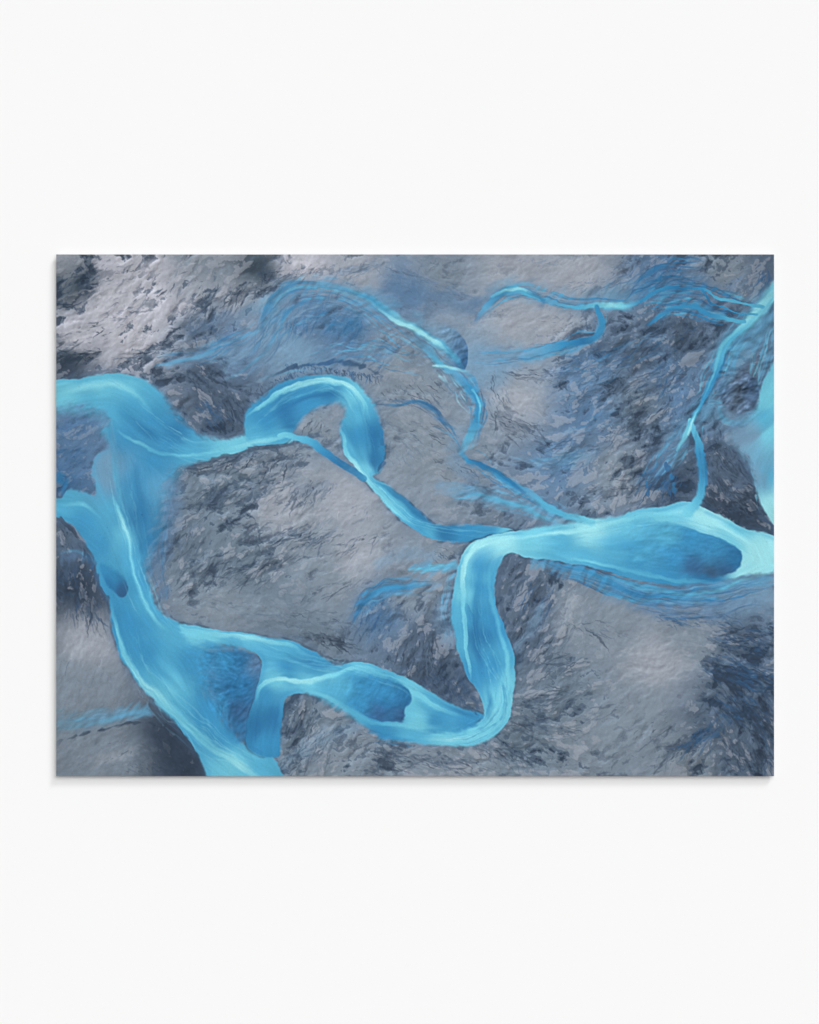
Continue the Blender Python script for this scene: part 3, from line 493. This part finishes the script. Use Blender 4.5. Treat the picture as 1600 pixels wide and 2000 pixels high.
poly([(905,1080,3),(918,1062,3),(955,1048,4),(1010,1036,5),(1080,1025,7),(1140,1016,7),(1200,1008,5),(1250,996,4),(1300,986,4),(1345,979,3),(1372,988,3),(1410,1010,3),(1460,1032,4),(1530,1056,5),(1530,1112,8),(1470,1120,8),(1430,1130,12),(1370,1141,8),
 (1300,1143,6),(1230,1130,6),(1170,1112,5),(1110,1098,4),(1040,1090,4),(995,1082,3),(975,1105,3),(966,1145,3),(970,1190,3),(988,1235,3),(1003,1275,3),(1008,1320,3),(1000,1375,4),(985,1415,4),(955,1445,4),(910,1460,4),(850,1457,5),(790,1447,8),(735,1440,8),
 (780,1424,10),(840,1430,14),(900,1430,8),(935,1412,4),(946,1390,3),(940,1365,3),(928,1340,3),(912,1322,3),(900,1290,4),(888,1250,6),(882,1210,6),(884,1170,4),(890,1130,4),(897,1105,3)],
 [(920,1075,'W'),(980,1060,'W'),(1040,1050,'C'),(1100,1065,'L'),(1150,1040,'W'),(1140,1085,'L'),(1200,1090,'L'),(1230,1030,'C'),(1300,1003,'C'),(1380,1015,'W'),(1440,1045,'C'),(1490,1080,'W'),(1460,1105,'W'),(1250,1080,'M'),(1320,1080,'M'),(1200,1115,'M'),(1300,1128,'M'),(1380,1133,'B'),
  (912,1110,'C'),(900,1160,'C'),(895,1200,'L'),(898,1260,'L'),(940,1110,'M'),(940,1150,'M'),(935,1200,'M'),(940,1240,'B'),(930,1310,'M'),(960,1300,'M'),(990,1280,'L'),(970,1220,'M'),(975,1370,'C'),(993,1330,'C'),(950,1425,'C'),(880,1446,'C'),(800,1438,'L'),(750,1438,'M'),(960,1130,'L')],rim=.6)
poly([(1530,690,8),(1507,715,7),(1488,752,6),(1478,790,12),(1450,822,34),(1420,850,30),(1440,880,20),(1462,910,18),(1475,950,14),(1490,990,8),(1513,1028,3),(1535,1032,3)],
 [(1500,780,'C'),(1508,850,'C'),(1470,850,'h'),(1440,850,'h'),(1485,930,'h'),(1502,930,'L'),(1508,985,'W'),(1495,820,'L')],rim=.3)

# ------------------------------------------------------------------ submerged bars
poly([(388,1270,60),(450,1266,16),(495,1277,4),(513,1300,3),(506,1335,3),(494,1368,3),(484,1410,3),(478,1446,5),(445,1425,40),(400,1360,60)],
 [(395,1300,'M'),(420,1380,'M'),(440,1290,'M'),(470,1290,'B'),(498,1300,'b'),(480,1340,'B'),(470,1390,'D'),(475,1430,'B'),(450,1340,'B')],water=False,tex=.04)
poly([(650,1335,50),(700,1318,20),(760,1326,10),(798,1348,3),(804,1366,3),(790,1384,3),(784,1410,4),(745,1409,5),(700,1390,8),(665,1368,24)],
 [(670,1345,'L'),(720,1345,'M'),(760,1355,'M'),(790,1362,'B'),(782,1398,'D'),(755,1380,'B'),(740,1402,'D'),(700,1375,'M')],water=False,tex=.03)
poly([(1230,1045,60),(1290,1018,8),(1350,1034,4),(1410,1056,3),(1446,1078,3),(1447,1100,3),(1430,1116,4),(1400,1124,8),(1360,1124,15),(1300,1112,40),(1235,1085,60)],
 [(1240,1065,'L'),(1300,1045,'L'),(1350,1060,'M'),(1400,1075,'M'),(1438,1090,'B'),(1385,1112,'N'),(1355,1112,'D'),(1320,1095,'M'),(1380,1090,'M'),(1415,1112,'D')],water=False,tex=.025)
poly([(197,1102,5),(222,1112,12),(243,1130,6),(251,1153,3),(240,1166,3),(222,1154,4),(206,1134,4)],[(205,1110,'M'),(225,1128,'M'),(243,1155,'D'),(215,1138,'B')],water=False)
poly([(1400,745,14),(1440,725,8),(1475,738,5),(1482,770,4),(1468,798,8),(1430,808,16),(1405,780,14)],[(1410,760,'b'),(1470,760,'N'),(1440,780,'n'),(1430,740,'n')],water=False,tex=.16)
poly([(858,640,24),(895,650,8),(915,675,4),(914,705,3),(900,722,4),(870,690,30)],[(870,660,'h'),(900,675,'b'),(908,700,'D'),(905,715,'D'),(885,700,'H')],water=False,tex=.06)

for p,sl,sr,a in ST:
    if a<1:
        p=list(p)
        for e in (0,-1):
            q=p[e]
            if len(q)==4: p[e]=(q[0],q[1],q[2]*.7,q[3],.15)
    stroke(p,sl,sr,a,rag=.3)
B([(120,770),(220,760),(300,830),(370,885),(470,870),(565,850)],20,14,'CWLM',1.8,.2)
B([(230,860),(235,960),(255,1060),(285,1170),(340,1250)],26,18,'CWLM',1.8,.22)
B([(220,1180),(260,1290),(340,1390),(430,1470),(520,1520)],30,20,'CWLM',2,.22)
B([(350,1225),(480,1250),(600,1290),(680,1300),(800,1345),(900,1400)],14,16,'CWLM',1.8,.2)
B([(1000,1055),(1150,1040),(1300,1010),(1400,1030),(1500,1085)],16,16,'CWLM',1.8,.22)
B([(930,1080),(925,1180),(950,1280),(985,1350),(950,1430),(850,1445)],18,20,'CWLMB',1.8,.28)
B([(490,830),(560,770),(640,745),(700,790),(720,880)],12,14,'CWLM',1.8,.25)
B([(680,880),(730,950),(800,1020),(900,1045),(990,1042)],9,12,'CWLM',1.8,.25)

DK=[
 ([(150,733,2,'n',.3),(210,724,2.5,'n'),(255,726,3,'n',.6)],.5),
 ([(520,745,5,'N',.3),(560,722,6,'N'),(610,711,5,'D'),(660,708,6,'D'),(710,716,7,'N'),(742,736,6,'N',.6)],.8),
 ([(455,752,4,'n',.4),(490,748,8,'n'),(520,765,6,'n'),(510,780,3,'n',.4)],.6),
 ([(738,925,3,'N'),(750,900,4,'D'),(748,860,3,'D',.4)],.7),
 ([(366,915,3,'k',.5),(400,903,4,'k'),(460,888,4,'k'),(530,873,4,'k'),(575,866,3,'k',.5)],.6),
 ([(300,1420,3,'k',.5),(340,1418,5,'k'),(362,1440,7,'k'),(380,1475,8,'k'),(395,1515,7,'k')],.85),
 ([(110,1450,3,'k',.3),(180,1430,4,'k'),(240,1414,4,'k'),(310,1412,3,'k',.5)],.7),
 ([(110,1012,4,'d'),(140,1035,5,'k'),(165,1070,4,'k'),(182,1110,5,'D'),(198,1150,5,'N'),(212,1190,3,'k',.4)],.8),
 ([(985,1095,8,'d',.8),(975,1140,6,'d'),(982,1200,5,'d'),(1005,1240,4,'d',.4)],.6),
 ([(880,1290,8,'d',.5),(905,1335,9,'N'),(930,1375,8,'N'),(930,1395,4,'D')],.6),
 ([(1380,985,5,'k',.6),(1430,1012,6,'k'),(1480,1030,6,'k'),(1512,1042,4,'k')],.7),
 ([(1470,985,4,'k',.6),(1495,1015,5,'N'),(1512,1035,3,'N')],.8),
 ([(1300,908,2.5,'D'),(1315,940,3.5,'B'),(1320,975,3.5,'D')],.85),
 ([(1295,930,2,'D',.4),(1303,950,2.5,'D'),(1310,965,2,'D')],.7),
 ([(1262,940,2.5,'B'),(1268,975,3,'D')],.7),
 ([(1250,990,3,'N',.3),(1300,978,3,'k'),(1340,972,3,'k',.5)],.6),
 ([(620,1272,2,'k',.4),(660,1290,5,'k'),(690,1282,3,'k',.3)],.7),
]
for p,a in DK: stroke(p,.9,.9,a,rag=2.5,water=False)
print('painted',time.time()-T0)

# ------------------------------------------------------------------ finish pigment
wt=np.clip(WM,0,1)
# damp, blue-tinted silt along the channels
wet=np.clip(blur(wt,7,3)*1.5+.12*LB*(blur(wt,7,3)>.03),0,1)*(1-wt)*.42
mixin(np.array((86,116,148))/255,wet)
col=col*(1+wt*(0.008*WFn+0.015*SILK)+(1-wt)*(0.012*LF+0.010*R1))[...,None]
edge=wt*(1-wt)*4
col=col*(1-0.06*edge*np.clip(LM,-1,2))[...,None]
usm=col-blur(col,2,2); col=col+0.5*usm
col=col*(1+0.03*(rng.rand(NY,NX)-.5).astype(f32)*2)[...,None]
spk=(blur(rng.rand(NY,NX).astype(f32),1,1)>0.80); col[spk]*=0.86
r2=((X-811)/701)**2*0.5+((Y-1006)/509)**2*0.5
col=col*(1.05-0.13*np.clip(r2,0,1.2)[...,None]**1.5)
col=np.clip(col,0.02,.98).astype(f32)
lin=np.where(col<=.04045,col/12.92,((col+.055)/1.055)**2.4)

# ------------------------------------------------------------------ lighting budget (irradiance/pi on the wall)
sc=bpy.context.scene
WALL_A=0.88; E_T=0.9473/WALL_A
g1=np.array([0.28,-0.86,0.42]); g1/=np.linalg.norm(g1); PW=10; AMB=0.06
SD=np.array([-12.0,10.0,-19.0]); SD/=np.linalg.norm(SD)
sun_share=0.16
th=(np.arange(200)+.5)/200*math.pi/2; ph=(np.arange(400)+.5)/400*2*math.pi
TH,PH=np.meshgrid(th,ph)
dx=np.sin(TH)*np.cos(PH); dz=np.sin(TH)*np.sin(PH); dy=-np.cos(TH)
lobe=AMB+np.clip(dx*g1[0]+dy*g1[1]+dz*g1[2],0,1)**PW
I=(lobe*np.cos(TH)*np.sin(TH)).sum()*(math.pi/2/200)*(2*math.pi/400)/math.pi
wstr=E_T*(1-sun_share)/I
sunE=E_T*sun_share*math.pi/SD[1]
print("world strength",wstr,"sun",sunE)

w=bpy.data.worlds.new("World"); sc.world=w; w.use_nodes=True
nt=w.node_tree; nt.nodes.clear()
out=nt.nodes.new('ShaderNodeOutputWorld'); bg=nt.nodes.new('ShaderNodeBackground')
tc=nt.nodes.new('ShaderNodeTexCoord')
dot=nt.nodes.new('ShaderNodeVectorMath'); dot.operation='DOT_PRODUCT'; dot.inputs[1].default_value=tuple(g1)
mx=nt.nodes.new('ShaderNodeMath'); mx.operation='MAXIMUM'; mx.inputs[1].default_value=0
pw=nt.nodes.new('ShaderNodeMath'); pw.operation='POWER'; pw.inputs[1].default_value=PW
ad=nt.nodes.new('ShaderNodeMath'); ad.operation='ADD'; ad.inputs[1].default_value=AMB
ml=nt.nodes.new('ShaderNodeMath'); ml.operation='MULTIPLY'; ml.inputs[1].default_value=wstr
bg.inputs['Color'].default_value=(1,1,1,1)
nt.links.new(tc.outputs['Generated'],dot.inputs[0]); nt.links.new(dot.outputs['Value'],mx.inputs[0])
nt.links.new(mx.outputs[0],pw.inputs[0]); nt.links.new(pw.outputs[0],ad.inputs[0]); nt.links.new(ad.outputs[0],ml.inputs[0])
nt.links.new(ml.outputs[0],bg.inputs['Strength']); nt.links.new(bg.outputs[0],out.inputs['Surface'])
from mathutils import Vector
sl=bpy.data.lights.new("sun","SUN"); sl.energy=sunE; sl.angle=math.radians(14); sl.color=(1,1,1)
so=bpy.data.objects.new("sun",sl); sc.collection.objects.link(so)
so.rotation_euler=Vector(SD).to_track_quat('-Z','Y').to_euler(); so.location=(2,-3,5)

# ------------------------------------------------------------------ geometry (1 photo px = 1 mm)
ZC=1.6; DEP=0.010
def box(name,x0,x1,y0,y1,z0,z1,bev=0):
    v=[(x,y,z) for x in (x0,x1) for y in (y0,y1) for z in (z0,z1)]
    f=[(0,1,3,2),(4,6,7,5),(0,4,5,1),(2,3,7,6),(0,2,6,4),(1,5,7,3)]
    me=bpy.data.meshes.new(name); me.from_pydata(v,[],f); me.update()
    import bmesh
    b=bmesh.new(); b.from_mesh(me); bmesh.ops.recalc_face_normals(b,faces=b.faces)
    b.to_mesh(me); b.free()
    o=bpy.data.objects.new(name,me); sc.collection.objects.link(o); return o
def mat(name,rgb,rough=.9,spec=.0):
    m=bpy.data.materials.new(name); m.use_nodes=True
    b=m.node_tree.nodes['Principled BSDF']; b.inputs['Base Color'].default_value=(*rgb,1)
    b.inputs['Roughness'].default_value=rough; b.inputs['Specular IOR Level'].default_value=spec
    return m,b
wall=box("wall",-6,6,0,0.2,-3,6)
m,b=mat("white wall paint",(WALL_A,)*3,1.0)
n=m.node_tree
nz=n.nodes.new('ShaderNodeTexNoise'); nz.inputs['Scale'].default_value=3.0; nz.inputs['Detail'].default_value=6
t2=n.nodes.new('ShaderNodeTexCoord')
rp=n.nodes.new('ShaderNodeMapRange'); rp.inputs['To Min'].default_value=WALL_A-.002; rp.inputs['To Max'].default_value=WALL_A+.002
n.links.new(t2.outputs['Object'],nz.inputs['Vector']); n.links.new(nz.outputs['Fac'],rp.inputs['Value']); n.links.new(rp.outputs[0],b.inputs['Base Color'])
wall.data.materials.append(m); wall["kind"]="structure"; wall["label"]="smooth matt white painted wall"

art=bpy.data.objects.new("wall_art",None); sc.collection.objects.link(art)
art.location=((811-800)/1000,-DEP,ZC+(1000-1006.5)/1000)
art["label"]="frameless aerial river photo print hanging on white wall"; art["category"]="picture"
bpy.context.view_layer.update()
def attach(o):
    o.parent=art; o.matrix_parent_inverse=art.matrix_world.inverted()
xL,xR=(X0-800)/1000,(X1-800)/1000; zT,zB=ZC+(1000-Y0)/1000,ZC+(1000-Y1)/1000
bd=box("backing_board",xL,xR,-DEP,-DEP+.004,zB,zT)
m,b=mat("white board",(.6,.6,.61),.6,.1)
nn=m.node_tree; q=nn.nodes.new('ShaderNodeTexNoise'); q.inputs['Scale'].default_value=80
rr=nn.nodes.new('ShaderNodeMapRange'); rr.inputs['To Min'].default_value=.55; rr.inputs['To Max'].default_value=.62
nn.links.new(q.outputs['Fac'],rr.inputs['Value']); nn.links.new(rr.outputs[0],b.inputs['Base Color'])
bd.data.materials.append(m); attach(bd)
rail=box("hanging_rail",-.35,.37,-DEP+.004,0,zT-.14,zT-.10); m2,_=mat("aluminium rail",(.6,.6,.62),.4,.5); rail.data.materials.append(m2); attach(rail)

me=bpy.data.meshes.new("printed_face")
vx=((X-800)/1000).ravel(); vz=(ZC+(1000-Y)/1000).ravel()
co=np.stack([vx,np.full_like(vx,-DEP-.0008),vz],1).astype(f32)
me.vertices.add(NX*NY); me.vertices.foreach_set("co",co.ravel())
ii=(np.arange(NY-1)[:,None]*NX+np.arange(NX-1)[None,:]).ravel()
quads=np.stack([ii,ii+NX,ii+NX+1,ii+1],1).astype(np.int32)
nf=len(quads); me.loops.add(nf*4); me.loops.foreach_set("vertex_index",quads.ravel())
me.polygons.add(nf); me.polygons.foreach_set("loop_start",np.arange(0,nf*4,4,dtype=np.int32))
me.update(calc_edges=True)
at=me.color_attributes.new("pigment",'FLOAT_COLOR','POINT')
rgba=np.ones((NX*NY,4),f32); rgba[:,:3]=(lin/E_T).reshape(-1,3)
at.data.foreach_set("color",rgba.ravel())
pf=bpy.data.objects.new("printed_face",me); sc.collection.objects.link(pf)
m,b=mat("printed paper",(.5,.5,.5),.9,0.0)
a_=m.node_tree.nodes.new('ShaderNodeAttribute'); a_.attribute_name="pigment"
m.node_tree.links.new(a_.outputs['Color'],b.inputs['Base Color'])
me.materials.append(m); attach(pf); pf["label"]="aerial picture of turquoise braided river over grey sand"

cd=bpy.data.cameras.new("camera"); cam=bpy.data.objects.new("camera",cd); sc.collection.objects.link(cam)
D=6.0; cam.location=(0,-DEP-.0008-D,ZC); cam.rotation_euler=(math.pi/2,0,0)
cd.sensor_fit='VERTICAL'; cd.sensor_height=36; cd.lens=36*D/2.0; cd.clip_end=100
sc.camera=cam
sc.view_settings.view_transform='Standard'; sc.view_settings.look='None'; sc.view_settings.exposure=0
print("built in",time.time()-T0)
